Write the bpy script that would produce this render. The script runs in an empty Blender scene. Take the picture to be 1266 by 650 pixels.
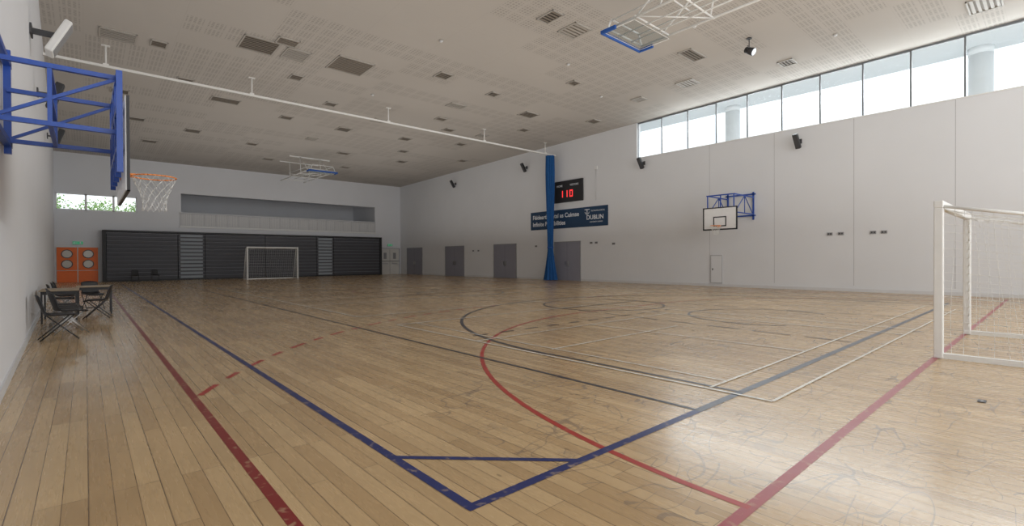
import bpy, bmesh, math, random
from mathutils import Vector, Matrix
random.seed(4)
S=bpy.context.scene
COL=S.collection
S.view_settings.view_transform='Standard'

# ------------------------------------------------------------------ materials
def newmat(name):
    m=bpy.data.materials.new(name); m.use_nodes=True
    return m, m.node_tree, m.node_tree.nodes['Principled BSDF']
def N(nt,typ,**kw):
    n=nt.nodes.new(typ)
    for k,v in kw.items(): setattr(n,k,v)
    return n
def M(nt,op,a,b=None,c=None):
    n=nt.nodes.new('ShaderNodeMath'); n.operation=op
    for i,v in enumerate((a,b,c)):
        if v is None: continue
        if isinstance(v,(int,float)): n.inputs[i].default_value=v
        else: nt.links.new(v,n.inputs[i])
    return n.outputs[0]
def mixc(nt,fac,a,b,mode='MIX'):
    n=nt.nodes.new('ShaderNodeMix'); n.data_type='RGBA'; n.blend_type=mode
    for i,v in ((0,fac),(6,a),(7,b)):
        if isinstance(v,(int,float)): n.inputs[i].default_value=v
        elif isinstance(v,tuple): n.inputs[i].default_value=(v[0],v[1],v[2],1)
        else: nt.links.new(v,n.inputs[i])
    return n.outputs[2]
def simple(name,col,rough=.5,metal=0,var=.06,scale=6,emit=None,es=1):
    m,nt,b=newmat(name)
    tc=N(nt,'ShaderNodeTexCoord'); nz=N(nt,'ShaderNodeTexNoise'); nz.inputs['Scale'].default_value=scale; nz.inputs['Detail'].default_value=3
    nt.links.new(tc.outputs['Object'],nz.inputs['Vector'])
    c=mixc(nt,nz.outputs['Fac'],tuple(x*(1-var) for x in col),tuple(min(1,x*(1+var)) for x in col))
    nt.links.new(c,b.inputs['Base Color']); b.inputs['Roughness'].default_value=rough; b.inputs['Metallic'].default_value=metal
    if emit: b.inputs['Emission Color'].default_value=(*emit,1); b.inputs['Emission Strength'].default_value=es
    return m
mWall=simple('wall_paint',(.79,.80,.83),.75,var=.03,scale=.7)
mWallR=simple('wall_paint_panel',(.77,.78,.80),.7,var=.04,scale=.5)
mWhite=simple('white_paint',(.82,.82,.81),.45)
mTube=simple('white_tube',(.82,.82,.80),.35)
mTrack=simple('track_offwhite',(.86,.85,.82),.5)
mBlue=simple('blue_steel',(.018,.075,.38),.35)
mPad=simple('blue_pad',(.02,.10,.40),.6)
mBlack=simple('black_plastic',(.022,.022,.025),.5)
mDark=simple('dark_metal',(.06,.06,.065),.5)
mGrayF=simple('window_frame_grey',(.17,.18,.19),.5)
mJoint=simple('joint_grey',(.50,.50,.51),.8)  # plain grey of the wall panel joints and low door surround
mDoor=simple('door_grey',(.29,.29,.345),.5,var=.03)
mDoorW=simple('door_offwhite',(.70,.69,.66),.5)
mOr=simple('orange_door',(.90,.17,.015),.45)
mPort=simple('porthole_glass',(.62,.58,.52),.2)
mChrome=simple('chrome',(.55,.55,.56),.28,metal=.9)
mOrange=simple('orange_rim',(.85,.28,.06),.4)
mNet=simple('net_cord',(.78,.78,.76),.8)
mBoard=simple('backboard_white',(.80,.80,.80),.3)
mCloth=simple('blue_curtain',(.008,.09,.29),.85,var=.35,scale=9)
mBanner=simple('banner_blue',(.010,.045,.11),.5)
mText=simple('lettering_white',(.80,.83,.87),.5)
mLed=simple('led_red',(.5,.02,.02),.5,emit=(1,.05,.05),es=1.1)
mGreen=simple('exit_green',(.05,.38,.18),.4,emit=(.1,.8,.4),es=.15)
mBl=simple('bleacher_grey',(.065,.067,.08),.5,var=.08,scale=2)
mBl2=simple('bleacher_edge',(.20,.20,.225),.5)
mBlP=simple('bleacher_pale_panel',(.34,.38,.42),.6)  # paler blue-grey for the slats of two bleacher sections
mRail=simple('rail_grey',(.68,.68,.69),.5)
mInf=simple('rail_infill',(.60,.60,.61),.5)
mVent=simple('vent_tan',(.25,.215,.175),.6)
mVentD=simple('vent_dark',(.085,.073,.06),.7)
mVentW=simple('vent_white',(.43,.40,.36),.5)
mWood=simple('table_wood',(.34,.26,.17),.5,var=.12,scale=5)
mCol=simple('concrete_column',(.82,.84,.85),.8)
mSoff=simple('soffit_grey',(.76,.79,.81),.8)
mLeaf=simple('leaf_green',(.22,.38,.10),.8,var=.5,scale=3)
mBark=simple('bark',(.12,.08,.05),.9)
mGround=simple('paving',(.55,.56,.54),.9)
mBoxG=simple('socket_grey',(.30,.30,.31),.5)
def glassmat(name,tcol,fac):
    m,nt,b=newmat(name)
    nt.nodes.remove(b)
    o=nt.nodes['Material Output']; tr=N(nt,'ShaderNodeBsdfTransparent'); gl=N(nt,'ShaderNodeBsdfGlossy'); mx=N(nt,'ShaderNodeMixShader')
    tr.inputs[0].default_value=(*tcol,1); gl.inputs['Roughness'].default_value=.05; mx.inputs[0].default_value=fac
    nt.links.new(tr.outputs[0],mx.inputs[1]);nt.links.new(gl.outputs[0],mx.inputs[2]);nt.links.new(mx.outputs[0],o.inputs[0]); return m
mGlass=glassmat('thin_glass',(.97,.98,.98),.05)
mAcr=glassmat('clear_acrylic',(.90,.92,.92),.08)
# ceiling
mCeil,nt,b=newmat('ceiling_perforated')
tc=N(nt,'ShaderNodeTexCoord'); sp=N(nt,'ShaderNodeSeparateXYZ'); nt.links.new(tc.outputs['Object'],sp.inputs[0])
X,Y=sp.outputs[0],sp.outputs[1]
def band(v,per,lo,hi):
    f=M(nt,'FRACT',M(nt,'DIVIDE',v,per)); return M(nt,'MULTIPLY',M(nt,'GREATER_THAN',f,lo),M(nt,'LESS_THAN',f,hi))
hole=M(nt,'MULTIPLY',band(X,.12,.22,.82),band(Y,.12,.22,.82))
grp=M(nt,'MULTIPLY',band(X,.6,.10,.90),band(Y,.6,.10,.90))
cb=N(nt,'ShaderNodeCombineXYZ'); nt.links.new(M(nt,'FLOOR',M(nt,'DIVIDE',X,2.4)),cb.inputs[0]); nt.links.new(M(nt,'FLOOR',M(nt,'DIVIDE',Y,1.2)),cb.inputs[1])
wn=N(nt,'ShaderNodeTexWhiteNoise',noise_dimensions='2D'); nt.links.new(cb.outputs[0],wn.inputs['Vector'])
pan=M(nt,'GREATER_THAN',wn.outputs['Value'],.42)
msk=M(nt,'MULTIPLY',M(nt,'MULTIPLY',hole,grp),pan)
nz=N(nt,'ShaderNodeTexNoise'); nz.inputs['Scale'].default_value=.25; nz.inputs['Detail'].default_value=5; nt.links.new(tc.outputs['Object'],nz.inputs['Vector'])
base=mixc(nt,nz.outputs['Fac'],(.475,.44,.40),(.55,.515,.475))
edge=M(nt,'MAXIMUM',M(nt,'SUBTRACT',1,band(X,2.4,.006,1)),M(nt,'SUBTRACT',1,band(Y,1.2,.009,1)))
base=mixc(nt,M(nt,'MULTIPLY',edge,.15),base,(.3,.27,.24))
nt.links.new(mixc(nt,M(nt,'MULTIPLY',msk,.38),base,(.16,.14,.125)),b.inputs['Base Color']); b.inputs['Roughness'].default_value=.9
# wood floor
mFloor,nt,b=newmat('maple_floor')
tc=N(nt,'ShaderNodeTexCoord'); sp=N(nt,'ShaderNodeSeparateXYZ'); nt.links.new(tc.outputs['Object'],sp.inputs[0])
cb=N(nt,'ShaderNodeCombineXYZ'); nt.links.new(sp.outputs[1],cb.inputs[0]); nt.links.new(sp.outputs[0],cb.inputs[1])
br=N(nt,'ShaderNodeTexBrick'); br.offset=.37; br.offset_frequency=3; br.squash=1
nt.links.new(cb.outputs[0],br.inputs['Vector'])
for k,v in (('Scale',1),('Mortar Size',.0022),('Mortar Smooth',.3),('Bias',-.05),('Brick Width',1.9),('Row Height',.115)): br.inputs[k].default_value=v
br.inputs['Color1'].default_value=(.515,.35,.18,1); br.inputs['Color2'].default_value=(.68,.495,.275,1); br.inputs['Mortar'].default_value=(.15,.09,.045,1)
mp=N(nt,'ShaderNodeMapping'); mp.inputs['Scale'].default_value=(16,.9,1); nt.links.new(tc.outputs['Object'],mp.inputs[0])
nz=N(nt,'ShaderNodeTexNoise'); nz.inputs['Scale'].default_value=1.4; nz.inputs['Detail'].default_value=5; nz.inputs['Roughness'].default_value=.55; nt.links.new(mp.outputs[0],nz.inputs['Vector'])
c=mixc(nt,.46,br.outputs['Color'],mixc(nt,nz.outputs['Fac'],(.48,.35,.22),(1,.97,.90)),'MULTIPLY')
c=mixc(nt,.35,c,br.outputs['Color'])
f6=M(nt,'FRACT',M(nt,'DIVIDE',sp.outputs[0],.345)); wj=M(nt,'LESS_THAN',f6,.016)
c=mixc(nt,M(nt,'MULTIPLY',wj,.5),c,(.11,.065,.035))
vo=N(nt,'ShaderNodeTexVoronoi'); vo.inputs['Scale'].default_value=1.0
mk=N(nt,'ShaderNodeMapping'); mk.inputs['Scale'].default_value=(5.5,2.2,1); nt.links.new(tc.outputs['Object'],mk.inputs[0]); nt.links.new(mk.outputs[0],vo.inputs['Vector'])
sc_=N(nt,'ShaderNodeSeparateColor'); nt.links.new(vo.outputs['Color'],sc_.inputs[0])
kn=M(nt,'MULTIPLY',M(nt,'LESS_THAN',vo.outputs['Distance'],.075),M(nt,'GREATER_THAN',sc_.outputs[0],.5))
c=mixc(nt,M(nt,'MULTIPLY',kn,.6),c,(.14,.08,.035))
n2=N(nt,'ShaderNodeTexNoise'); n2.inputs['Scale'].default_value=.6; n2.inputs['Detail'].default_value=6; nt.links.new(tc.outputs['Object'],n2.inputs['Vector'])
rp=N(nt,'ShaderNodeValToRGB'); rp.color_ramp.elements[0].position=.35; rp.color_ramp.elements[0].color=(.82,.81,.79,1); rp.color_ramp.elements[1].position=.65; rp.color_ramp.elements[1].color=(1,1,1,1)
nt.links.new(n2.outputs['Fac'],rp.inputs[0]); c=mixc(nt,1,c,rp.outputs[0],'MULTIPLY')
def scr(rot,sc,off,width,mth):
    m2=N(nt,'ShaderNodeMapping'); m2.inputs['Rotation'].default_value=(0,0,rot); m2.inputs['Scale'].default_value=sc; m2.inputs['Location'].default_value=off; nt.links.new(tc.outputs['Object'],m2.inputs[0])
    n3=N(nt,'ShaderNodeTexNoise'); n3.inputs['Scale'].default_value=1.0; n3.inputs['Detail'].default_value=0; n3.inputs['Distortion'].default_value=.6; nt.links.new(m2.outputs[0],n3.inputs['Vector'])
    ln=M(nt,'LESS_THAN',M(nt,'ABSOLUTE',M(nt,'SUBTRACT',n3.outputs['Fac'],.5)),width)
    n4=N(nt,'ShaderNodeTexNoise'); n4.inputs['Scale'].default_value=1.7; n4.inputs['Detail'].default_value=3; m3=N(nt,'ShaderNodeMapping'); m3.inputs['Location'].default_value=(off[1],off[0],3); nt.links.new(tc.outputs['Object'],m3.inputs[0]); nt.links.new(m3.outputs[0],n4.inputs['Vector'])
    return M(nt,'MULTIPLY',ln,M(nt,'GREATER_THAN',n4.outputs['Fac'],mth))
sc=None
for a in ((.4,(1.1,2.8,1),(1,2,0),.006,.50),(1.3,(.9,2.4,1),(5,9,0),.005,.52),(2.3,(1.2,3.2,1),(11,3,0),.006,.50),(2.9,(1.4,2.2,1),(17,7,0),.005,.53),(.9,(1.6,4.2,1),(23,13,0),.008,.52)):
    q=scr(*a); sc=q if sc is None else M(nt,'MAXIMUM',sc,q)
near=M(nt,'MULTIPLY',M(nt,'LESS_THAN',sp.outputs[1],5.0),M(nt,'GREATER_THAN',sp.outputs[0],2.3))
c=mixc(nt,M(nt,'MULTIPLY',M(nt,'MULTIPLY',sc,near),.55),c,(.14,.10,.075))
# broad scuffed wear near the goal
n5=N(nt,'ShaderNodeTexNoise'); n5.inputs['Scale'].default_value=2.2; n5.inputs['Detail'].default_value=8; n5.inputs['Roughness'].default_value=.75; nt.links.new(tc.outputs['Object'],n5.inputs['Vector'])
wr=M(nt,'MULTIPLY',M(nt,'GREATER_THAN',n5.outputs['Fac'],.60),near)
c=mixc(nt,M(nt,'MULTIPLY',wr,.28),c,(.22,.16,.11))
nt.links.new(c,b.inputs['Base Color'])
nt.links.new(M(nt,'ADD',M(nt,'MULTIPLY',nz.outputs['Fac'],.12),.21),b.inputs['Roughness'])
b.inputs['Coat Weight'].default_value=.2; b.inputs['Coat Roughness'].default_value=.16
def linemat(name,col,wear=.4,lo=.60):
    m,nt,b=newmat(name)
    tc=N(nt,'ShaderNodeTexCoord'); n=N(nt,'ShaderNodeTexNoise'); n.inputs['Scale'].default_value=14; n.inputs['Detail'].default_value=6; nt.links.new(tc.outputs['Object'],n.inputs['Vector'])
    r=N(nt,'ShaderNodeValToRGB'); r.color_ramp.elements[0].position=lo; r.color_ramp.elements[0].color=(0,0,0,1); r.color_ramp.elements[1].position=lo+.12; r.color_ramp.elements[1].color=(wear,wear,wear,1)
    nt.links.new(n.outputs['Fac'],r.inputs[0])
    nt.links.new(mixc(nt,r.outputs[0],col,(.5,.36,.21)),b.inputs['Base Color']); b.inputs['Roughness'].default_value=.35
    return m
mLR=linemat('line_red',(.20,.014,.014),.5,.57); mLB=linemat('line_blue',(.009,.02,.12),.5,.58); mLK=linemat('line_black',(.035,.035,.045)); mLW=linemat('line_white',(.72,.70,.64),.6,.53); mLR2=linemat('line_red_bright',(.36,.025,.018),.3,.62); mLP=linemat('line_pink',(.33,.05,.06),.5,.57); mLG=linemat('line_slate',(.07,.08,.11))

# ------------------------------------------------------------------ mesh helpers
class B:
    def __init__(s): s.bm=bmesh.new(); s.mats=[]
    def mi(s,m):
        if m not in s.mats: s.mats.append(m)
        return s.mats.index(m)
    def face(s,pts,m,smooth=False):
        f=s.bm.faces.new([s.bm.verts.new(p) for p in pts]); f.material_index=s.mi(m); f.smooth=smooth; return f
    def box(s,x0,x1,y0,y1,z0,z1,m,mat=None):
        P=[Vector((x,y,z)) for z in (z0,z1) for y in (y0,y1) for x in (x0,x1)]
        if mat is not None: P=[mat@p for p in P]
        v=[s.bm.verts.new(p) for p in P]; k=s.mi(m)
        for q in ((0,2,3,1),(4,5,7,6),(0,1,5,4),(2,6,7,3),(0,4,6,2),(1,3,7,5)):
            f=s.bm.faces.new([v[i] for i in q]); f.material_index=k
        return s
    def beam(s,p,q,w,h,m):
        p=Vector(p);q=Vector(q);d=q-p;L=d.length;d.normalize()
        up=Vector((0,0,1)) if abs(d.z)<.95 else Vector((0,1,0))
        a=d.cross(up).normalized(); c=a.cross(d)
        M4=Matrix(((d.x,a.x,c.x,p.x),(d.y,a.y,c.y,p.y),(d.z,a.z,c.z,p.z),(0,0,0,1)))
        return s.box(0,L,-w/2,w/2,-h/2,h/2,m,M4)
    def tube(s,p,q,r,m,n=10,r2=None):
        p=Vector(p);q=Vector(q);d=(q-p).normalized()
        up=Vector((0,0,1)) if abs(d.z)<.95 else Vector((0,1,0))
        a=d.cross(up).normalized(); c=a.cross(d); k=s.mi(m); r2=r if r2 is None else r2
        A=[];Bb=[]
        for i in range(n):
            t=2*math.pi*i/n; o=a*math.cos(t)+c*math.sin(t)
            A.append(s.bm.verts.new(p+o*r)); Bb.append(s.bm.verts.new(q+o*r2))
        for i in range(n):
            j=(i+1)%n; f=s.bm.faces.new((A[i],A[j],Bb[j],Bb[i])); f.material_index=k; f.smooth=True
        f=s.bm.faces.new(A[::-1]); f.material_index=k; f=s.bm.faces.new(Bb); f.material_index=k
        return s
    def path(s,pts,r,m,n=8):
        for i in range(len(pts)-1): s.tube(pts[i],pts[i+1],r,m,n)
        return s
    def sheet(s,grid,m):
        k=s.mi(m); V=[[s.bm.verts.new(p) for p in row] for row in grid]
        for i in range(len(V)-1):
            for j in range(len(V[0])-1):
                f=s.bm.faces.new((V[i][j],V[i][j+1],V[i+1][j+1],V[i+1][j])); f.material_index=k; f.smooth=True
        return s
    def disc(s,c,r,nrm,m,th=.01,n=24):
        c=Vector(c);nrm=Vector(nrm).normalized(); return s.tube(c-nrm*th/2,c+nrm*th/2,r,m,n)
    def done(s,name,parent=None,bevel=0,label=None,loc=None):
        bmesh.ops.recalc_face_normals(s.bm,faces=s.bm.faces[:]) 
        me=bpy.data.meshes.new(name); s.bm.to_mesh(me); s.bm.free()
        for m in s.mats: me.materials.append(m)
        o=bpy.data.objects.new(name,me); COL.objects.link(o)
        if parent: o.parent=parent
        if loc: o.location=loc
        if bevel:
            md=o.modifiers.new('bevel','BEVEL'); md.width=bevel; md.segments=2; md.limit_method='ANGLE'
        if label: o['label']=label
        return o
def struct(o): o['kind']='structure'; return o
def empty(name,loc,label,cat,rotz=0,group=None):
    o=bpy.data.objects.new(name,None); COL.objects.link(o); o.location=loc; o.rotation_euler=(0,0,rotz); o.empty_display_size=.2
    o['label']=label;o['category']=cat
    if group:o['group']=group
    return o
def tag(o,label,cat,group=None):
    o['label']=label;o['category']=cat
    if group:o['group']=group
    return o
def textmesh(name,body,size,mat,mat4,parent,align='LEFT',bold=0):
    cu=bpy.data.curves.new('t','FONT'); cu.body=body; cu.size=size; cu.extrude=.004; cu.offset=bold; cu.align_x=align
    ob=bpy.data.objects.new('t',cu); COL.objects.link(ob)
    bpy.context.view_layer.update()
    me=bpy.data.meshes.new_from_object(ob.evaluated_get(bpy.context.evaluated_depsgraph_get()))
    bpy.data.objects.remove(ob)
    me.transform(mat4); me.materials.clear(); me.materials.append(mat)
    o=bpy.data.objects.new(name,me); COL.objects.link(o); o.parent=parent
    return o

# ------------------------------------------------------------------ dimensions
XR=23.6; YF=43.6; YB=-7.0
def xl(y): return -.5-.0235*y
def zc(y): return 9.4-.0172*y
# ------------------------------------------------------------------ floor + markings
b_=B()
b_.box(-2.2,XR+.4,YB-.3,YF+.3,-.2,0,mFloor)
zz=[.0012]
def quad(pts,m):
    zz[0]+=.00012
    b_.face([(p[0],p[1],zz[0]) for p in pts],m)
def line(p,q,w,m):
    p=Vector(p);q=Vector(q);d=(q-p).normalized();n=Vector((-d.y,d.x))*w/2
    quad([p-n,q-n,q+n,p+n],m)
def dline(p,q,w,m,on,off):
    p=Vector(p);q=Vector(q);L=(q-p).length;d=(q-p)/L;s=0
    while s<L: line(p+d*s,p+d*min(L,s+on),w,m); s+=on+off
def arc(c,r,a0,a1,w,m,on=None,off=None):
    L=abs(a1-a0)*math.pi/180*r; n=max(8,int(L/.15)); zz[0]+=.00012; z=zz[0]
    for i in range(n):
        s=L*i/n
        if on and (s%(on+off))>on: continue
        A=math.radians(a0+(a1-a0)*i/n);Bn=math.radians(a0+(a1-a0)*(i+1)/n)
        P=[(c[0]+rr*math.cos(t),c[1]+rr*math.sin(t),z) for rr,t in ((r-w/2,A),(r+w/2,A),(r+w/2,Bn),(r-w/2,Bn))]
        b_.face(P,m)
line((.82,1.1),(.82,38.2),.065,mLR); line((.78,1.15),(22.6,1.15),.07,mLP)
line((.8,38.2),(22.6,38.2),.07,mLR); line((22.6,1.1),(22.6,38.2),.07,mLR)
arc((9.9,1.15),7.12,90,180,.055,mLR2); line((9.9,8.27),(13.4,8.27),.05,mLR2); arc((13.4,1.15),7.12,0,90,.05,mLR2)
arc((9.9,1.15),10.2,92,153,.065,mLR2,.38,.3); arc((13.4,1.15),10.2,28,90,.06,mLR2,.32,.26)
arc((11.7,19.7),3,0,360,.05,mLR)
line((.8,19.7),(22.6,19.7),.04,mLR)
line((1.62,2.2),(1.62,36.8),.065,mLB); line((1.59,2.2),(4.3,2.2),.07,mLB); line((1.6,36.8),(21.9,36.8),.06,mLB)
line((1.62,3.13),(2.57,2.2),.05,mLB)
line((4.2,2.2),(19.6,2.24),.08,mLG); line((4.22,2.2),(4.22,31.5),.05,mLK); line((19.6,2.2),(19.6,31.5),.055,mLK); line((4.22,31.5),(19.6,31.5),.055,mLK)
line((4.22,16.8),(19.6,16.8),.06,mLK); arc((11.9,16.8),1.8,0,360,.07,mLK)
line((5.12,2.2),(5.12,5.0),.055,mLK); arc((11.9,5.0),6.8,0,180,.07,mLK); line((18.7,2.2),(18.7,5.0),.055,mLK)
arc((11.9,28.7),6.8,180,360,.06,mLK)
arc((11.9,9.3),1.8,0,360,.06,mLK); arc((12.2,4.7),1.7,-30,215,.055,mLK)
dline((9.5,2.3),(10.1,9.2),.045,mLK,.7,.25); dline((14.3,2.3),(13.7,9.2),.045,mLK,.7,.25); line((10.1,9.3),(13.7,9.3),.05,mLK)
dline((5.3,7.1),(12,7.1),.05,mLK,.35,.3)
line((5.4,5.2),(9.2,5.25),.04,mLW)
line((5.0,1.85),(5.0,9.4),.04,mLW); line((5.0,1.85),(17.5,1.85),.032,mLW); line((5.05,2.5),(18,2.56),.035,mLW)
line((5.0,11.4),(5.0,17.6),.055,mLW); line((5.45,2.5),(5.45,9.4),.03,mLW); line((11.1,1.85),(11.1,15.2),.045,mLW)
line((5.0,9.4),(11.1,9.4),.055,mLW); line((5.0,11.4),(11.1,11.4),.055,mLW); line((12,1.85),(12,15.2),.045,mLW); line((18.1,1.85),(18.1,15.2),.045,mLW)
line((5.0,15.2),(18.1,15.2),.065,mLW); line((5.0,17.6),(18.1,17.6),.065,mLW); line((8.05,2.5),(8.05,6.6),.035,mLW); line((5,6.6),(11.1,6.6),.04,mLW)
line((5,24),(18.1,24),.065,mLW); line((11.1,17.6),(11.1,30),.055,mLW); line((5,17.6),(5,30),.05,mLW); line((12,11.4),(18.1,11.4),.055,mLW)
struct(b_.done('floor'))

# ------------------------------------------------------------------ walls
def wall_holes(b,axis,a0,a1,z0,z1,t0,t1,holes,m):
    As=sorted(set([a0,a1]+[h[0] for h in holes]+[h[1] for h in holes])); Zs=sorted(set([z0,z1]+[h[2] for h in holes]+[h[3] for h in holes]))
    for i in range(len(As)-1):
        for j in range(len(Zs)-1):
            ca=(As[i]+As[i+1])/2; cz=(Zs[j]+Zs[j+1])/2
            if any(h[0]<ca<h[1] and h[2]<cz<h[3] for h in holes): continue
            if axis=='x': b.box(As[i],As[i+1],t0,t1,Zs[j],Zs[j+1],m)
            else: b.box(t0,t1,As[i],As[i+1],Zs[j],Zs[j+1],m)
w=B(); y0,y1=YB,YF+.3
lo=[(xl(y0),y0),(xl(y1),y1),(xl(y1)-.3,y1),(xl(y0)-.3,y0)]
V0=[w.bm.verts.new((x,y,0)) for x,y in lo]; V1=[w.bm.verts.new((x,y,9.7)) for x,y in lo]; k=w.mi(mWall)
w.bm.faces.new(V0[::-1]);w.bm.faces.new(V1)
for i in range(4): w.bm.faces.new((V0[i],V0[(i+1)%4],V1[(i+1)%4],V1[i]))
struct(w.done('wall_left'))
w=B(); ya,yb=YB,YF
w.face([(xl(ya)+.02,ya,0),(xl(yb)+.02,yb,0),(xl(yb)+.02,yb,.12),(xl(ya)+.02,ya,.12)],mRail)
w.face([(xl(ya)+.02,ya,.12),(xl(yb)+.02,yb,.12),(xl(yb),yb,.12),(xl(ya),ya,.12)],mRail)
struct(w.done('baseboard_left'))
ZS=7.1; YW=15.96
w=B()
w.box(XR,XR+.35,YB,YW,0,ZS,mWallR); w.box(XR,XR+.35,YW,YF+.3,0,9.7,mWallR); w.box(XR,XR+.35,YB,-6.84,ZS,9.7,mWallR)
for y in (-3.6,-.55,2.52,5.6,8.65,11.7):
    w.box(XR-.002,XR,y-.009,y+.009,.25,ZS,mJoint)
w.box(XR-.002,XR,YW-.03,YW-.01,.25,7.1,mWallR)
struct(w.done('wall_right'))
w=B(); w.box(XR-.03,XR-.001,YB,20.1,0,.13,mRail); w.box(XR-.03,XR-.001,22.5,26.2,0,.13,mRail); w.box(XR-.03,XR-.001,28.9,32.7,0,.13,mRail); w.box(XR-.03,XR-.001,35.6,39.3,0,.13,mRail)
struct(w.done('baseboard_right'))
k=0; y=YW
while y-1.52>YB:
    k+=1; ya=y-1.52; yb=y; w=B(); zt=min(zc(ya),zc(yb))-.04
    f=.026
    w.box(XR+.08,XR+.14,ya,ya+f,ZS,zt,mGrayF); w.box(XR+.08,XR+.14,yb-f,yb,ZS,zt,mGrayF)
    w.box(XR+.08,XR+.14,ya,yb,zt-.03,zt+.10,mGrayF); w.box(XR+.08,XR+.14,ya,yb,ZS,ZS+.04,mWhite)
    w.box(XR+.11,XR+.12,ya+f,yb-f,ZS+.04,zt-.03,mGlass)
    struct(w.done('window_%d'%k)); y-=1.52
w=B(); w.box(XR-.04,XR+.35,YB,YW,ZS-.02,ZS+.02,mWhite); struct(w.done('trim_1'))
w=B(); hw=(-1.45,2.78,4.85,5.95); hb=(5.4,20.9,3.95,6.45)
wall_holes(w,'x',-2.2,XR+.35,0,9.3,YF,YF+.3,[hw,hb],mWall)
struct(w.done('wall_far'))
w=B()
w.box(5.1,21.2,YF+.3,YF+5,3.7,3.95,mWall); w.box(5.1,21.2,YF+5,YF+5.2,3.7,8,mWall); w.box(5.1,5.4,YF+.3,YF+5,3.7,8,mWall); w.box(20.9,21.2,YF+.3,YF+5,3.7,8,mWall); w.box(5.1,21.2,YF+.3,YF+5,6.9,7.1,mWall)
struct(w.done('wall_balcony'))
w=B(); w.box(-2.2,XR+.35,YB-.3,YB,0,9.7,mWall); struct(w.done('wall_back'))
w=B()
P=[(-2.2,YB-.3),(XR+.35,YB-.3),(XR+.35,YF+.3),(-2.2,YF+.3)]
A=[w.bm.verts.new((x,y,zc(y))) for x,y in P]; Bv=[w.bm.verts.new((x,y,zc(y)+.3)) for x,y in P]; w.mi(mCeil)
w.bm.faces.new(A[::-1]);w.bm.faces.new(Bv)
for i in range(4): w.bm.faces.new((A[i],A[(i+1)%4],Bv[(i+1)%4],Bv[i]))
struct(w.done('ceiling'))
for i,(xa,xb) in enumerate(((-1.45,.05),(.05,1.5),(1.5,2.78))):
    w=B(); f=.06
    w.box(xa,xa+f,YF+.08,YF+.16,4.85,5.95,mWhite);w.box(xb-f,xb,YF+.08,YF+.16,4.85,5.95,mWhite)
    w.box(xa,xb,YF+.08,YF+.16,4.85,4.91,mWhite);w.box(xa,xb,YF+.08,YF+.16,5.89,5.95,mWhite)
    w.box(xa+f,xb-f,YF+.11,YF+.12,4.91,5.89,mGlass)
    struct(w.done('window_%d'%(k+1+i)))
dn=0
for (ya,yb) in ((20.2,22.4),(26.3,28.8),(32.8,35.5),(39.45,42.2)):
    dn+=1; w=B(); h=2.5; ym=(ya+yb)/2
    w.box(XR-.05,XR+.0,ya-.05,ya,0,h+.05,mBoxG);w.box(XR-.05,XR,yb,yb+.05,0,h+.05,mBoxG);w.box(XR-.05,XR,ya-.05,yb+.05,h,h+.05,mBoxG)
    w.box(XR-.035,XR,ya,ym-.006,.01,h,mDoor);w.box(XR-.035,XR,ym+.006,yb,.01,h,mDoor)
    w.box(XR-.036,XR-.034,ym-.006,ym+.006,.01,h,mDark)
    w.box(XR-.045,XR-.035,ym-.20,ym-.04,.95,1.25,mChrome);w.box(XR-.045,XR-.035,ym+.04,ym+.20,.95,1.25,mChrome)
    w.tube((XR-.075,ym-.1,.9),(XR-.075,ym-.1,1.3),.012,mChrome)
    struct(w.done('door_%d'%dn))
dn+=1;w=B();w.box(XR-.03,XR,11.04,11.65,.15,1.56,mJoint);w.box(XR-.04,XR-.001,11.08,11.61,.19,1.52,mWallR);w.box(XR-.05,XR-.04,11.5,11.55,.8,.9,mDark);struct(w.done('door_%d'%dn))
dn+=1;w=B()
w.box(21.35,23.45,YF-.05,YF,0,2.55,mWhite);w.box(21.45,22.39,YF-.07,YF-.001,.01,2.45,mDoorW);w.box(22.41,23.35,YF-.07,YF-.001,.01,2.45,mDoorW)
for xx in (21.9,22.9): w.box(xx-.3,xx+.3,YF-.12,YF-.07,1.0,1.08,mChrome); w.box(xx-.15,xx+.15,YF-.075,YF-.07,1.5,2.1,mBoxG)
w.box(21.35,23.45,YF-.08,YF-.05,1.25,1.3,mDark); w.box(22.39,22.41,YF-.075,YF-.05,.01,2.45,mDark); w.box(21.35,21.4,YF-.08,YF-.05,0,2.55,mBoxG); w.box(23.4,23.45,YF-.08,YF-.05,0,2.55,mBoxG); w.box(21.35,23.45,YF-.08,YF-.05,2.5,2.55,mBoxG)
struct(w.done('door_%d'%dn))
for xa,xb in ((-1.42,-.42),(-.36,.64)):
    dn+=1;w=B();w.box(xa-.03,xb+.03,YF-.05,YF,0,2.36,mDoorW);w.box(xa+.0,xb-.0,YF-.09,YF-.001,.01,.78,mOr);w.box(xa+.0,xb-.0,YF-.09,YF-.001,.82,2.34,mOr)
    xm=(xa+xb)/2
    for z in (1.23,1.9): w.disc((xm,YF-.10,z),.29,(0,1,0),mDark,.03,32);w.disc((xm,YF-.115,z),.24,(0,1,0),mPort,.03,32)
    struct(w.done('door_%d'%dn))
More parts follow.
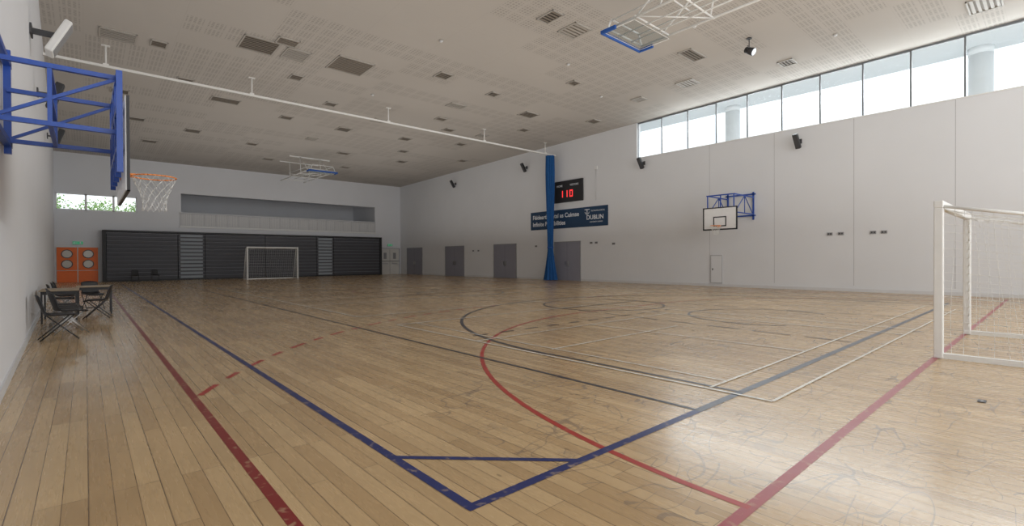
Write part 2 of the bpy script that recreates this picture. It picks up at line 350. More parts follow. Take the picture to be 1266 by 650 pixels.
# ------------------------------------------------------------------ exit signs
def exit_sign(x,z):
    e=empty('exit_sign',(x,YF-.07,z),'green illuminated emergency exit sign above a door','sign')
    w=B();w.box(-.28,.28,-.05,.06,-.12,.12,mWhite);w.done('housing',e,.008)
    w=B();w.box(-.26,.26,-.06,-.05,-.10,.10,mGreen);w.done('sign_face',e)
    w=B()
    w.face([(-.02,-.062,.015),(-.16,-.062,.015),(-.16,-.062,.06),(-.24,-.062,0),(-.16,-.062,-.06),(-.16,-.062,-.015),(-.02,-.062,-.015)],mText); w.done('arrow_pictogram',e)
    w=B()
    w.face([(.08,-.062,-.08),(.11,-.062,-.08),(.125,-.062,-.03),(.15,-.062,-.08),(.18,-.062,-.08),(.15,-.062,.0),(.17,-.062,.03),(.15,-.062,.085),(.11,-.062,.085),(.09,-.062,.03),(.11,-.062,0)],mText); w.done('figure_pictogram',e)
exit_sign(-.38,2.64); exit_sign(22.4,2.85)

# ------------------------------------------------------------------ bleachers
e=empty('retractable_bleacher',(0,0,0),'folded dark grey retractable bleacher seating against the end wall','bleacher')
YBl=YF-.75
xs=[1.06,5.1,6.8,11.0,15.1,16.6,21.0]
for i in range(6):
    xa,xb=xs[i],xs[i+1]; light=i in (1,4); w=B(); g_=.02
    w.box(xa+g_,xb-g_,YBl+.1,YF-.01,0,3.3,mBl)
    for r in range(12):
        z0=.12+r*.275
        w.box(xa+g_,xb-g_,YBl,YBl+.12,z0,z0+.20,mBl)
        if light: w.box(xa+.15,xb-.15,YBl-.01,YBl+.1,z0+.02,z0+.19,mBlP)
        w.box(xa+g_,xb-g_,YBl-.02,YBl+.12,z0+.20,z0+.235,mBl2)
    w.done('seating_section',e,label='pale blue-grey section' if light else None)
w=B(); w.box(.86,21.2,YBl-.06,YF-.01,3.42,3.54,mBlack); w.box(.86,1.06,YBl-.06,YF-.01,0,3.45,mBlack); w.box(21.0,21.2,YBl-.06,YF-.01,0,3.45,mBlack); w.done('surround',e)
w=B(); w.box(1.06,21,YBl-.04,YBl+.05,.0,.10,mBlack); w.done('kickboard',e)

# ------------------------------------------------------------------ balcony railing
e=empty('balcony_railing',(0,YF-.06,3.95),'pale grey balcony railing with solid mesh panels','railing')
w=B(); w.box(5.3,20.95,-.04,.04,1.02,1.09,mRail); w.done('handrail',e)
w=B(); w.box(5.3,20.95,-.05,.05,-.05,.10,mWhite); w.done('bottom_rail',e)
n=20
for i in range(n+1):
    x=5.35+15.55*i/n; w=B(); w.box(x-.025,x+.025,-.03,.03,.1,1.02,mRail); w.done('post',e)
for i in range(n):
    xa=5.35+15.55*i/n+.03; xb=5.35+15.55*(i+1)/n-.03; w=B(); w.box(xa,xb,-.008,.008,.12,.98,mInf)
    for j in range(1,6): 
        x=xa+(xb-xa)*j/6; w.box(x-.01,x+.01,-.016,.016,.12,1.0,mTube)
    w.done('infill_panel',e)

# ------------------------------------------------------------------ curtain track & curtain
YT=22.3
e=empty('curtain_track',(0,YT,8.28),'thin white divider curtain track hung from the ceiling','track')
w=B(); w.box(-1.0,XR-.02,-.04,.04,-.045,.04,mTrack); w.box(-1.0,XR-.02,-.02,.02,-.06,-.045,mVentW); w.done('rail',e)
for x in (.6,5.26,11.45,17.55,22.6):
    w=B(); zt=zc(YT)-8.28; w.tube((x,0,.0),(x,0,zt),.03,mTrack); w.box(x-.12,x+.12,-.05,.05,zt-.03,zt,mTrack); w.box(x-.08,x+.08,-.05,.05,.0,.09,mTrack); w.done('hanger',e)
e=empty('divider_curtain',(23.0,YT-.05,0),'deep blue fabric divider curtain gathered and flared at its base','curtain')
w=B(); grid=[]
nz_=48; na=72
for i in range(nz_+1):
    z=.03+8.15*i/nz_
    if z<2.0: rr=.43-.25*(z/2.0)**.8
    elif z<2.5: rr=.18
    else: rr=.18+.10*min(1,(z-2.5)/4.5)
    row=[]
    for j in range(na+1):
        t=2*math.pi*j/na; r=rr*(1+.17*math.sin(t*10+math.sin(z*1.2)*.6)+.07*math.sin(t*4+z))
        row.append((r*math.cos(t)*.9,r*math.sin(t),z))
    grid.append(row)
w.sheet(grid,mCloth); w.done('fabric',e)
w=B(); w.tube((0,0,2.12),(0,0,2.20),.21,mPad,24); w.done('tie_band',e)

# ------------------------------------------------------------------ scoreboard & banner
def Mw(y,z,x=XR): return Matrix(((0,0,-1,x),(-1,0,0,y),(0,1,0,z),(0,0,0,1)))
e=empty('scoreboard',(0,0,0),'black electronic scoreboard with red digits on the side wall','scoreboard')
w=B(); w.box(XR-.12,XR-.001,19.9,22.4,5.1,6.5,mBlack); w.done('housing',e,.02)
SEG={'0':'abcdef','1':'bc'}
def digit(ch,y,z,wd,h,x,m):
    t=.065; w=B()
    seg={'a':(0,wd,h-t,h),'d':(0,wd,0,t),'b':(wd-t,wd,h/2,h),'c':(wd-t,wd,0,h/2),'e':(0,t,0,h/2),'f':(0,t,h/2,h)}
    for s in SEG[ch]:
        a0,a1,z0,z1=seg[s]; w.box(x-.006,x,y-a1,y-a0,z+z0,z+z1,m)
    w.done('led_digit',e)
digit('1',21.76,5.42,.20,.44,XR-.12,mLed);digit('1',21.36,5.42,.20,.44,XR-.12,mLed);digit('0',20.98,5.42,.27,.44,XR-.12,mLed)
textmesh('lettering','HOME',.18,mText,Mw(22.1,6.12,XR-.125),e); textmesh('lettering','VISITORS',.18,mText,Mw(20.95,6.12,XR-.125),e)
e=empty('wall_banner',(0,0,0),'dark blue university banner with white slogan and logo','banner')
w=B(); w.box(XR-.03,XR-.001,18.0,24.7,3.42,4.65,mBanner); w.done('panel',e)
textmesh('lettering','Féidearthachtaí as Cuimse',.40,mText,Mw(24.5,4.14,XR-.032),e,bold=.008)
textmesh('lettering','Infinite Possibilities',.40,mText,Mw(24.5,3.66,XR-.032),e,bold=.008)
textmesh('logo','DUBLIN',.38,mText,Mw(19.66,3.86,XR-.036),e,bold=.006)
textmesh('lettering','TECHNOLOGICAL',.13,mText,Mw(19.3,4.34,XR-.036),e); textmesh('lettering','UNIVERSITY DUBLIN',.11,mText,Mw(19.4,3.66,XR-.036),e)
w=B(); x=XR-.04
w.box(x,x+.004,19.40,19.80,4.46,4.51,mText); w.box(x,x+.004,19.57,19.63,4.16,4.46,mText)
for i in range(12):
    a=math.radians(180+i*15);bb=math.radians(195+i*15)
    w.face([(x,19.60+.18*math.cos(q),4.34+.17*math.sin(q)) for q in (a,bb)]+[(x,19.60+.14*math.cos(q),4.34+.13*math.sin(q)) for q in (bb,a)],mText)
w.done('logo_emblem',e)

# ------------------------------------------------------------------ wall speakers
def speaker(loc,yaw,tilt,label,cat='speaker'):
    e=empty('wall_speaker',loc,label,cat,rotz=yaw)
    Mt=Matrix.Rotation(math.radians(tilt),4,'Y')
    w=B(); w.box(-.02,.14,-.10,.10,-.33,.33,mBlack,Mt); w.done('cabinet',e,.02)
    w=B(); w.box(.14,.15,-.085,.085,-.30,.30,mDark,Mt); w.done('grille',e)
    w=B(); w.beam((-.24,0,0),(0,0,0),.05,.05,mDark); w.box(-.26,-.23,-.08,.08,-.10,.10,mDark); w.done('bracket',e)
for y,z in ((25.1,7.9),(33.9,7.8),(15.5,6.75),(7.6,6.5)):
    speaker((XR-.30,y,z),math.pi-.1,32,'slim black wall speaker angled downward on a bracket')
speaker((-.57,16.0,5.4),0,18,'black wall speaker angled downward on a bracket'); speaker((-.76,24.5,6.0),0,18,'black wall speaker angled downward on a bracket')
e=empty('floodlight',(-.44,14.3,6.25),'white wall-mounted floodlight tilted toward the court','floodlight')
Mt=Matrix.Rotation(math.radians(25),4,'Y')
w=B(); w.box(0,.14,-.25,.25,-.42,.38,mWhite,Mt); w.done('housing',e,.03)
w=B(); w.box(.14,.15,-.21,.21,-.37,.33,mBoxG,Mt); w.done('lens',e)
w=B(); w.beam((-.36,0,0),(.05,0,0),.05,.12,mDark); w.box(-.385,-.355,-.2,.2,-.1,.1,mDark); w.done('bracket',e)

# ------------------------------------------------------------------ basketball hoops
def rim_and_net(e,cx,cy,cz,R,dx,dy,drop=.42,cord=.0035,rr=.009):
    w=B(); n=32; pts=[(cx+R*math.cos(2*math.pi*i/n),cy+R*math.sin(2*math.pi*i/n),cz) for i in range(n+1)]
    w.path(pts,rr,mOrange,8)
    s=Vector((-dx,-dy,0)); t=Vector((-dy,dx,0)); c=Vector((cx,cy,cz))
    for q in (-.12,.12): w.tube(c+s*(R*.85)+t*q,c+s*(R+.09)+t*q*.6,.01,mOrange)
    w.done('rim',e)
    bp=c+s*(R+.07); w=B(); w.box(-.03,.03,-.07,.07,-.06,.01,mOrange,Matrix.Translation(bp)@Matrix.Rotation(math.atan2(dy,dx),4,'Z')); w.done('rim_bracket',e)
    w=B(); K=12; L=6
    prof=[1,.90,.76,.64,.56,.53,.56]
    for j in range(L):
        for i in range(K):
            a=2*math.pi*(i+.5*(j%2))/K
            for d in (.5,-.5):
                a2=a+2*math.pi*d/K
                w.tube((cx+R*prof[j]*math.cos(a),cy+R*prof[j]*math.sin(a),cz-drop*j/L),(cx+R*prof[j+1]*math.cos(a2),cy+R*prof[j+1]*math.sin(a2),cz-drop*(j+1)/L),cord,mNet,5)
    w.done('net',e)
def board(e,Mt,wd,h,t=.03,frame=mBlack,bm_=None,inner=True,fr=.05):
    w=B(); w.box(0,t,-wd/2,wd/2,0,h,bm_ or mBoard,Mt); w.done('backboard',e)
    w=B(); f=fr;x0=t;x1=t+.004
    L=[(-wd/2,wd/2,0,f),(-wd/2,wd/2,h-f,h),(-wd/2,-wd/2+f,0,h),(wd/2-f,wd/2,0,h)]
    if inner: L+=[(-.3,.3,.15,.2),(-.3,.3,.55,.6),(-.3,-.25,.15,.6),(.25,.3,.15,.6)]
    for (a,b2,c,d) in L: w.box(x0,x1,a,b2,c,d,frame,Mt)
    w.box(.01,t+.006,-wd/2-.012,wd/2+.012,-.012,.0,frame,Mt)
    w.box(.01,t+.006,-wd/2-.012,-wd/2,-.012,h,frame,Mt);w.box(.01,t+.006,wd/2,wd/2+.012,-.012,h,frame,Mt)
    w.done('board_markings',e)
e=empty('wall_basketball_hoop',(0,7.1,0),'wall-mounted basketball hoop with blue steel frame and orange rim','basketball hoop')
board(e,Matrix.Translation((.31,0,2.12)),1.75,.95)
rim_and_net(e,.62,0,2.39,.215,1,0,.40,.0022,.008)
xw=xl(7.1); ZB,ZT=2.74,3.30
w=B()
for y in (-.65,.65): w.beam((xw+.03,y,2.6),(xw+.03,y,3.75),.06,.06,mBlue)
for z in (ZB-.03,ZT+.3): w.beam((xw+.03,-.75,z),(xw+.03,.75,z),.06,.06,mBlue)
w.done('wall_frame',e)
for y in (-.6,.6):
    w=B()
    w.beam((xw+.03,y,ZT),(.26,y,ZT),.045,.045,mBlue); w.beam((xw+.03,y,ZB),(.26,y,ZB),.045,.045,mBlue); w.beam((xw+.05,y,ZB+.02),(.24,y,ZT-.02),.03,.03,mBlue)
    w.beam((xw+.42,y,ZB),(xw+.42,y,ZT),.035,.035,mBlue); w.done('arm',e)
w=B()
for z in (2.55,2.95,ZT): w.beam((.27,-.82,z),(.27,.82,z),.05,.05,mBlue)
for y in (-.82,-.4,0,.4,.82): w.beam((.27,y,2.3),(.27,y,ZT),.05,.05,mBlue)
w.beam((.26,-.8,2.55),(.26,0,ZT),.03,.03,mBlue); w.beam((.26,.8,2.55),(.26,0,ZT),.03,.03,mBlue)
w.done('board_frame',e)
for z in (ZT,ZB,(ZT+ZB)/2):
    w=B(); w.beam((xw+.42,-.6,z),(xw+.42,.6,z),.035,.035,mBlue); w.done('cross_bar',e)
e=empty('wall_basketball_hoop',(XR,10.15,0),'wall-mounted basketball hoop with white square backboard and blue frame','basketball hoop',rotz=math.pi)
board(e,Matrix.Translation((2.15,0,2.68)),1.55,1.02)
rim_and_net(e,2.57,0,2.85,.225,1,0,.42)
w=B()
for y in (-.6,.6): w.beam((.05,y,3.2),(.05,y,4.5),.06,.06,mBlue)
for z in (3.4,4.4): w.beam((.05,-.7,z),(.05,.7,z),.06,.06,mBlue)
w.done('wall_frame',e)
for y in (-.6,.6):
    w=B(); w.beam((.05,y,4.25),(2.1,y,4.25),.05,.05,mBlue); w.beam((.05,y,3.45),(2.1,y,3.45),.05,.05,mBlue); w.beam((.1,y,3.45),(1.0,y,4.25),.03,.03,mBlue); w.beam((2.0,y,3.45),(1.0,y,4.25),.03,.03,mBlue); w.beam((1.0,y,3.45),(1.0,y,4.25),.03,.03,mBlue); w.done('arm',e)
w=B()
for z in (3.45,4.25): w.beam((2.1,-.65,z),(2.1,.65,z),.05,.05,mBlue)
for y in (-.6,0,.6): w.beam((2.1,y,2.8),(2.1,y,4.25),.04,.04,mBlue)
w.done('board_frame',e)
def ceiling_hoop(y0,sgn,zf,label,group='ceiling-mounted folding basketball hoops'):
    e=empty('ceiling_basketball_hoop',(12.2,y0,zf),label,'basketball hoop',rotz=0 if sgn>0 else math.pi,group=group)
    zt=zc(y0-2.5*sgn)-zf
    Mt=Matrix(((0,-1,0,0),(0,0,-1,0),(-1,0,0,.0),(0,0,0,1)))
    board(e,Mt,1.8,1.05,t=.015,frame=mTube,bm_=mAcr,inner=False,fr=.03)
    w=B(); w.box(-.98,.98,.0,.07,-.07,.04,mPad); w.box(-.98,-.90,-.45,.0,-.07,.04,mPad); w.box(.90,.98,-.45,.0,-.07,.04,mPad); w.done('edge_padding',e,.02)
    for x in (-.85,.85):
        w=B(); w.tube((x,-.1,.06),(x,-6.6,.12),.034,mTube,8); w.done('arm',e)
        w=B(); w.tube((x*.8,-.1,.36),(x*.8,-5.2,.52),.022,mTube,8); w.done('arm',e)
    for x in (-.3,.3):
        w=B(); w.tube((x,-.1,.03),(x,-5.0,.10),.022,mTube,8); w.done('arm',e)
    for y in (-.1,-1.05,-2.4,-3.8,-5.5):
        w=B(); w.tube((-.9,y,.08),(.9,y,.08),.025,mTube,8); w.done('cross_tube',e)
    w=B(); w.path([(-.85,-.1,.06),(-.68,-.1,.4),(.68,-.1,.4),(.85,-.1,.06)],.025,mTube,8); w.done('hinge_frame',e)
    w=B(); w.tube((-.85,-1.05,.08),(.85,-2.4,.08),.018,mTube,8); w.done('diagonal_brace',e)
    for y in (-1.8,-5.1):
        w=B(); w.path([(.7,y,.44),(-.7,y,.44),(-.85,y,.08)],.02,mTube,8); w.done('cross_tube',e)
    for x in (-.7,.7):
        for a_,b2 in (((x,-2.4,.12),(x,-2.6,zt-.08)),((x,-4.8,.12),(x,-4.9,zt-.08)),((x,-.9,.12),(x,-2.5,zt-.08))):
            w=B(); w.tube(a_,b2,.024,mTube,8); w.done('hanger',e)
    for y in (-2.6,-4.9):
        w=B(); w.beam((-1.4,y,zt-.05),(1.4,y,zt-.05),.1,.08,mTube); w.done('mounting_beam',e)
    return e
ceiling_hoop(8.75,1,7.95,'white folding basketball hoop frame with blue padding under the ceiling')
ceiling_hoop(33.2,-1,7.45,'white folding basketball hoop frame hung from the ceiling')

# ------------------------------------------------------------------ goals
def goal(x0,y0,wd,ht,top,dep,drop,rot,label,r=.045,wire=.004):
    e=empty('futsal_goal',(x0,y0,0),label,'goal',rotz=rot)
    for x in (0,wd): w=B(); w.box(x-r,x+r,-r,r,0,ht,mTube); w.done('post',e,.01)
    w=B(); w.box(-r,wd+r,-r,r,ht-.0,ht+2*r,mTube); w.done('crossbar',e,.01)
    for x in (0,wd):
        w=B(); w.box(x-.035,x+.035,-dep,-r,.0,.07,mTube); w.path([(x,0,ht+.03),(x,-top,ht-drop),(x,-dep,.05)],.022,mTube,8); w.done('side_frame',e)
    w=B(); w.box(0,wd,-dep-.035,-dep+.035,0,.07,mTube); w.done('rear_base_bar',e)
    w=B(); w.tube((0,-top,ht-drop),(wd,-top,ht-drop),.02,mTube); w.done('rear_top_bar',e)
    w=B()
    def g(P00,P10,P01,P11,nu,nv,sag=0):
        P00,P10,P01,P11=map(Vector,(P00,P10,P01,P11)); rows=[]
        for j in range(nv+1):
            v=j/nv; rows.append([ (P00*(1-u)+P10*u)*(1-v)+(P01*(1-u)+P11*u)*v + Vector((0,.03*math.sin(u*9+v*4),-sag*math.sin(math.pi*v)*(.6+.4*math.sin(u*15)))) for u in [i/nu for i in range(nu+1)]])
        w.sheet(rows,mNet)
    g((0,-dep,.08),(wd,-dep,.08),(0,-top,ht-drop),(wd,-top,ht-drop),24,18)
    g((0,-top,ht-drop),(wd,-top,ht-drop),(0,0,ht),(wd,0,ht),24,8,.06)
    for x in (0.0,wd): g((x,-.03,.08),(x,-dep,.08),(x,-.03,ht),(x,-top,ht-drop),10,18)
    o=w.done('net',e); md=o.modifiers.new('wire','WIREFRAME'); md.thickness=wire
    for x in (.09,wd-.09):
        w=B(); pts=[(x+(.03 if i%2 else -.02),-.03,.12+i*(ht-.15)/26) for i in range(27)]; w.path(pts,.006,mNet,5); w.done('net_lacing',e)
    return e
goal(8.9,1.12,3.08,2.08,1.1,1.3,.20,0,'white futsal goal with net standing on the red line',r=.05)
goal(12.3,39.0,3.5,2.32,.4,1.1,.02,math.pi,'white futsal goal standing before the folded bleachers',wire=.006)

# ------------------------------------------------------------------ chairs and tables
def chair(loc,rot,seatm,framem,label,group,name='shell_chair'):
    e=empty(name,loc,label,'chair',rotz=rot,group=group)
    w=B(); rows=[]
    for i in range(9):
        u=i/8; x=-.20+.43*u; zz_=.455+.035*max(0,1-u*3.5)**2-.02*max(0,(u-.8)*5)**2
        rows.append([(x,-.205+.41*v/8,zz_+.028*(abs(v-4)/4)**2-.012) for v in range(9)])
    w.sheet(rows,seatm); o=w.done('seat',e); md=o.modifiers.new('s','SOLIDIFY'); md.thickness=.016
    w=B(); rows=[]
    for i in range(8):
        u=i/7; hw_=.205-.015*math.sin(math.pi*u)-.03*max(0,u-.75)*4*.6
        rows.append([(-.20-.10*u+.03*(abs(v-4)/4)**2-.02,-hw_+2*hw_*v/8,.48+.34*u-.03*(abs(v-4)/4)**3*(u>.9)) for v in range(9)])
    w.sheet(rows,seatm); o=w.done('backrest',e); md=o.modifiers.new('s','SOLIDIFY'); md.thickness=.016
    for y in (-.20,.20):
        w=B(); w.path([(-.19,y,.46),(.24,y,.011)],.010,framem); w.done('leg',e)
        w=B(); w.path([(.18,y*.88,.445),(-.27,y*.88,.011)],.010,framem); w.done('leg',e)
    for p,q in (((.18,-.18,.445),(.18,.18,.445)),((.19,-.20,.06),(.19,.20,.06)),((-.22,-.18,.06),(-.22,.18,.06))):
        w=B(); w.tube(p,q,.009,framem); w.done('crossbar',e)
    return e
g='chairs along the side wall'
chair((-.36,11.9,0),.12,mBlack,mBlack,'black moulded chair with thin black legs beside the wall',g)
chair((-.24,12.75,0),.25,mBlack,mChrome,'black moulded chair with thin silver legs',g)
chair((-.28,13.35,0),.05,mBlack,mChrome,'black moulded chair with thin silver legs',g)
chair((-.30,13.95,0),.1,mBlack,mChrome,'black moulded chair with thin silver legs',g)
chair((-.34,14.5,0),.05,mBlack,mChrome,'black moulded chair with silver legs beside a table',g)
chair((.20,15.7,0),math.pi*.95,mBlack,mBlack,'black chair pushed toward a table',g)
chair((.15,18.6,0),-1.3,mBlack,mBlack,'black chair behind a table',g)
chair((-.42,18.3,0),0,mBlack,mChrome,'black moulded chair with silver legs against the wall',g)
chair((-.45,17.1,0),0,mBlack,mChrome,'black moulded chair with silver legs against the wall',g)
chair((-.42,19.3,0),.1,mBlack,mChrome,'black moulded chair with silver legs against the wall',g)
chair((2.45,40.3,0),-1.57,mBlack,mBlack,'black chair standing before the folded bleachers','chairs by the bleachers')
chair((3.55,40.6,0),-1.4,mBlack,mBlack,'black chair standing before the folded bleachers','chairs by the bleachers')
def table(x0,x1,y0,y1,label):
    cx,cy=(x0+x1)/2,(y0+y1)/2; e=empty('folding_table',(cx,cy,0),label,'table',group='tables along the side wall'); a,c=(x1-x0)/2,(y1-y0)/2
    w=B(); w.box(-a,a,-c,c,.722,.745,mWood); w.done('tabletop',e,.006)
    for sx in (-1,1):
        for sy in (-1,1): w=B(); w.box(sx*(a-.05)-.016,sx*(a-.05)+.016,sy*(c-.05)-.016,sy*(c-.05)+.016,0,.722,mBlack); w.done('leg',e)
    w=B(); w.box(-a+.04,a-.04,-c+.04,-c+.06,.65,.722,mBlack);w.box(-a+.04,a-.04,c-.06,c-.04,.65,.722,mBlack);w.box(-a+.04,-a+.06,-c+.05,c-.05,.65,.722,mBlack);w.box(a-.06,a-.04,-c+.05,c-.05,.65,.722,mBlack); w.done('apron',e)
table(-.80,-.12,15.1,16.4,'light wood top table with black legs by the wall')
table(-.20,.56,16.75,17.6,'light wood top table with black square legs')

# ------------------------------------------------------------------ wall plates
def plate(y,z):
    o=B(); o.box(XR-.03,XR-.001,y-.10,y+.10,z-.06,z+.06,mBoxG); o.box(XR-.036,XR-.03,y-.07,y-.015,z-.03,z+.03,mDark); o.box(XR-.036,XR-.03,y+.015,y+.07,z-.03,z+.03,mDark)
    tag(o.done('socket_plate',bevel=.004),'grey double socket plate on the side wall','socket','wall socket plates')
for y,z in ((6.45,2.4),(6.05,2.4),(4.95,2.4),(4.6,2.4),(24.2,2.3),(31.5,2.1),(30.8,2.1),(17.6,2.3),(18.9,2.4),(19.3,2.4)): plate(y,z)
e=empty('floor_socket',(6.5,.5,.004),'small dark floor socket cover set in wood','floor socket')
w=B(); w.box(-.055,.055,-.03,.03,0,.003,mDark); w.done('cover',e); w=B(); w.box(-.03,.03,-.01,.01,.003,.004,mBoxG); w.done('latch',e)
e=empty('wall_conduit',(XR,18.9,5.0),'thin grey cable conduit running up the wall','conduit')
w=B(); w.tube((-.03,0,0),(-.03,0,1.9),.02,mRail); w.done('pipe',e); w=B(); w.box(-.06,-.001,-.1,.1,1.9,2.1,mWhite); w.done('junction_box',e)

# ------------------------------------------------------------------ ceiling vents
tilt=math.atan(-.0172)
def vent(x,y,sx,sy,kind,label,rot=0):
    z=zc(y)
    e=empty('ceiling_vent',(x,y,z-.001),label,'vent',group='ceiling vents'); e.rotation_euler=(tilt,0,rot)
    w=B(); f=.045
    for a in ((-sx,sx,-sy,-sy+f),(-sx,sx,sy-f,sy),(-sx,-sx+f,-sy,sy),(sx-f,sx,-sy,sy)): w.box(a[0],a[1],a[2],a[3],-.035,0,mVentW)
    w.box(-sx+f,sx-f,-sy+f,sy-f,-.004,0,mVentD if kind!='white' else mVent)
    w.done('frame',e)
    w=B(); n=max(3,int(sy*2/.14)); dk={'tan':mVent,'dark':mVent,'white':mVentW}[kind]; th=.05 if kind!='dark' else .035
    for i in range(n):
        yy=-sy+f+(2*sy-2*f)*(i+.5)/n; w.box(-sx+f,sx-f,yy-th,yy+th*.6,-.026,-.016,dk)
    w.done('louvre',e)
LD='dark slatted air vent in the ceiling';LT='brown square grille set in the ceiling';LW='pale ceiling access panel with slats'
for v in ((4.7,18.9,.58,.62,'dark',LD),(5.95,18.9,.42,.5,'white',LW),(5.4,18.0,.35,.3,'tan',LT),(7.92,18.6,.72,.72,'tan',LT),(.89,21.1,.5,.45,'white',LW),(6.65,21.1,.25,.3,'dark',LD),(11.3,17.1,.32,.32,'dark',LD),(11.3,10.9,.26,.38,'dark',LD),
  (12.6,11.0,.42,.42,'white',LW),(17.6,9.4,.62,.28,'dark',LD),(20.2,11,.4,.4,'white',LW),(21.3,7.3,.34,.28,'dark',LD),(21.3,1.6,.6,.4,'white',LW),(17.7,18.7,.48,.38,'dark',LD),(2.0,21,.25,.3,'dark',LD),(5,26,.6,.36,'dark',LD),
  (4.65,32.8,.38,.38,'dark',LD),(11.2,27.3,.38,.38,'dark',LD),(21.4,17.3,.35,.3,'dark',LD),(13.9,19.9,.45,.3,'white',LW),(14.3,17.5,.26,.26,'dark',LD),(8,27,.3,.3,'dark',LD),(15,27,.33,.33,'dark',LD),(18.5,26,.3,.3,'dark',LD),
  (2,32,.42,.32,'dark',LD),(8,34,.3,.3,'dark',LD),(13.5,33,.38,.3,'dark',LD),(18,33,.33,.33,'dark',LD),(21.5,30,.3,.3,'dark',LD),(16,23.7,.33,.28,'dark',LD),(12,24.5,.33,.33,'tan',LT),(1.2,27.5,.33,.33,'dark',LD),(19.5,21,.28,.28,'dark',LD),(9,23.5,.28,.28,'dark',LD),(16.2,14.2,.26,.24,'dark',LD),(20.3,13.6,.3,.3,'white',LW),
  (3.2,24.3,.3,.3,'tan',LT),(10.5,30.5,.3,.3,'white',LW),(16.5,30,.3,.3,'dark',LD),(14.5,22.2,.3,.25,'tan',LT),(18.3,23.5,.3,.3,'white',LW),(3,37,.38,.33,'dark',LD),(10,38,.33,.28,'dark',LD),(15.5,37.5,.33,.28,'dark',LD)):
    vent(*v)
def det(x,y):
    z=zc(y); e=empty('smoke_detector',(x,y,z),'small round ceiling detector','detector',group='ceiling detectors')
    w=B(); w.tube((0,0,-.03),(0,0,0),.08,mVentW,20); w.done('base',e); w=B(); w.tube((0,0,-.07),(0,0,-.03),.04,mRail,16,.065); w.done('sensor',e)
for x,y in ((3,15),(9.5,14.5),(14.5,13),(10,21),(15.5,8.2),(18.5,14.5),(6.5,24.5),(20,5.3)): det(x,y)
e=empty('ceiling_spotlight',(17.9,7.4,zc(7.4)),'black adjustable spotlight hanging from the ceiling','spotlight')
w=B(); w.tube((0,0,-.03),(0,0,0),.09,mBlack,18); w.done('mount',e)
w=B(); w.tube((0,0,-.3),(0,0,-.03),.015,mBlack); w.path([(-.13,0,-.45),(-.13,0,-.3),(.13,0,-.3),(.13,0,-.45)],.012,mBlack); w.done('yoke',e)
w=B(); w.tube((0,.12,-.38),(0,-.16,-.54),.10,mBlack,18,.14); w.done('lamp_head',e); w=B(); w.tube((0,-.155,-.537),(0,-.165,-.543),.12,mChrome,18); w.done('lens',e)

# ------------------------------------------------------------------ outside
w=B(); w.box(-60,120,-60,130,-.35,-.22,mGround); struct(w.done('ground'))
w=B(); w.box(XR+.36,26.7,-12,18,9.5,9.8,mSoff); struct(w.done('roof_canopy'))
for y in (-7.5,2.06,11.65):
    e=empty('column',(26.1,y,-.22),'round grey concrete column outside the windows','column',group='canopy columns')
    w=B(); w.tube((0,0,.3),(0,0,9.45),.36,mCol,28); w.done('shaft',e); w=B(); w.tube((0,0,0),(0,0,.3),.45,mCol,28); w.done('plinth',e); w=B(); w.tube((0,0,9.45),(0,0,9.72),.37,mCol,28); w.done('capital',e)
for x,y,s in ((-3.2,62,2.6),(1.2,66,2.4),(4.6,60,2.0)):
    e=empty('tree',(x,y,-.22),'leafy green tree outside the end windows','tree',group='trees outside')
    w=B(); w.tube((0,0,0),(0,0,4.2),.22,mBark,12,.12)
    for k in range(5): a=k*1.3; w.tube((0,0,3+k*.25),(math.cos(a)*s*.6,math.sin(a)*s*.6,4.6+k*.2),.07,mBark,8,.03)
    w.done('trunk',e)
    w=B()
    for k in range(2200):
        d=Vector((random.gauss(0,1),random.gauss(0,1),random.gauss(0,1))).normalized()*s*random.uniform(.45,1)*(1+.2*random.random()); c=Vector((0,0,5.5))+d
        a=Vector((random.uniform(-1,1),random.uniform(-1,1),random.uniform(-1,1))).normalized()*.13; bb=a.orthogonal().normalized()*.09
        w.face([c-a,c-bb,c+a,c+bb],mLeaf)
    o=w.done('foliage',e); o['kind']='stuff'

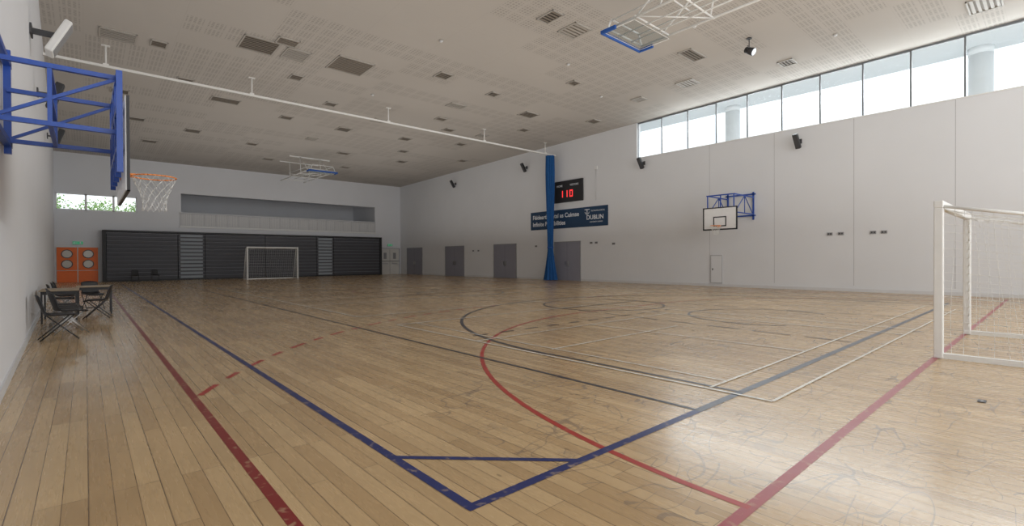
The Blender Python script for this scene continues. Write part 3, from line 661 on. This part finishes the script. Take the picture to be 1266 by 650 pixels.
# ------------------------------------------------------------------ lights / world
W=bpy.data.worlds.new('world'); S.world=W; W.use_nodes=True
bg=W.node_tree.nodes['Background']; nt=W.node_tree
tc=N(nt,'ShaderNodeTexCoord'); nz=N(nt,'ShaderNodeTexNoise'); nz.inputs['Scale'].default_value=3; nt.links.new(tc.outputs['Generated'],nz.inputs['Vector'])
nt.links.new(mixc(nt,nz.outputs['Fac'],(.80,.88,.94),(.97,.98,1.0)),bg.inputs['Color']); bg.inputs['Strength'].default_value=1.75
def area(name,loc,rot,sx,sy,power,col=(1,1,1)):
    l=bpy.data.lights.new(name,'AREA'); l.shape='RECTANGLE'; l.size=sx; l.size_y=sy; l.energy=power; l.color=col
    o=bpy.data.objects.new(name,l); COL.objects.link(o); o.location=loc; o.rotation_euler=rot; return o
area('back_fill',(11,-6.6,5.0),(math.radians(90),0,0),22,7,1350,(.95,.98,1))  # added fill lamp inside the solid back wall; no window behind it
area('ceiling_fill',(11,18,2.6),(math.radians(180),0,0),19,42,950,(1,.99,.97))  # added unseen fill in mid-air, aimed up to brighten ceiling and bounce
area('daylight_window',(24.6,3.5,8.6),(0,math.radians(60),0),1.2,22,850,(.92,.97,1))

# ------------------------------------------------------------------ camera
F=598.0;YAW=math.radians(41.4);PIT=math.radians(-0.44);ROL=math.radians(0.29)
z=Vector((0,0,1));f0=Vector((math.sin(YAW),math.cos(YAW),0));r0=Vector((math.cos(YAW),-math.sin(YAW),0))
f=(f0*math.cos(PIT)+z*math.sin(PIT));u0=(z*math.cos(PIT)-f0*math.sin(PIT))
r=r0*math.cos(ROL)-u0*math.sin(ROL);u=u0*math.cos(ROL)+r0*math.sin(ROL)
cd=bpy.data.cameras.new('camera');co=bpy.data.objects.new('camera',cd);COL.objects.link(co)
cd.sensor_width=36;cd.lens=F/1266*36;cd.clip_end=500;cd.clip_start=.02
co.matrix_world=Matrix(((r.x,u.x,-f.x,0),(r.y,u.y,-f.y,0),(r.z,u.z,-f.z,1.4),(0,0,0,1)))
S.camera=co
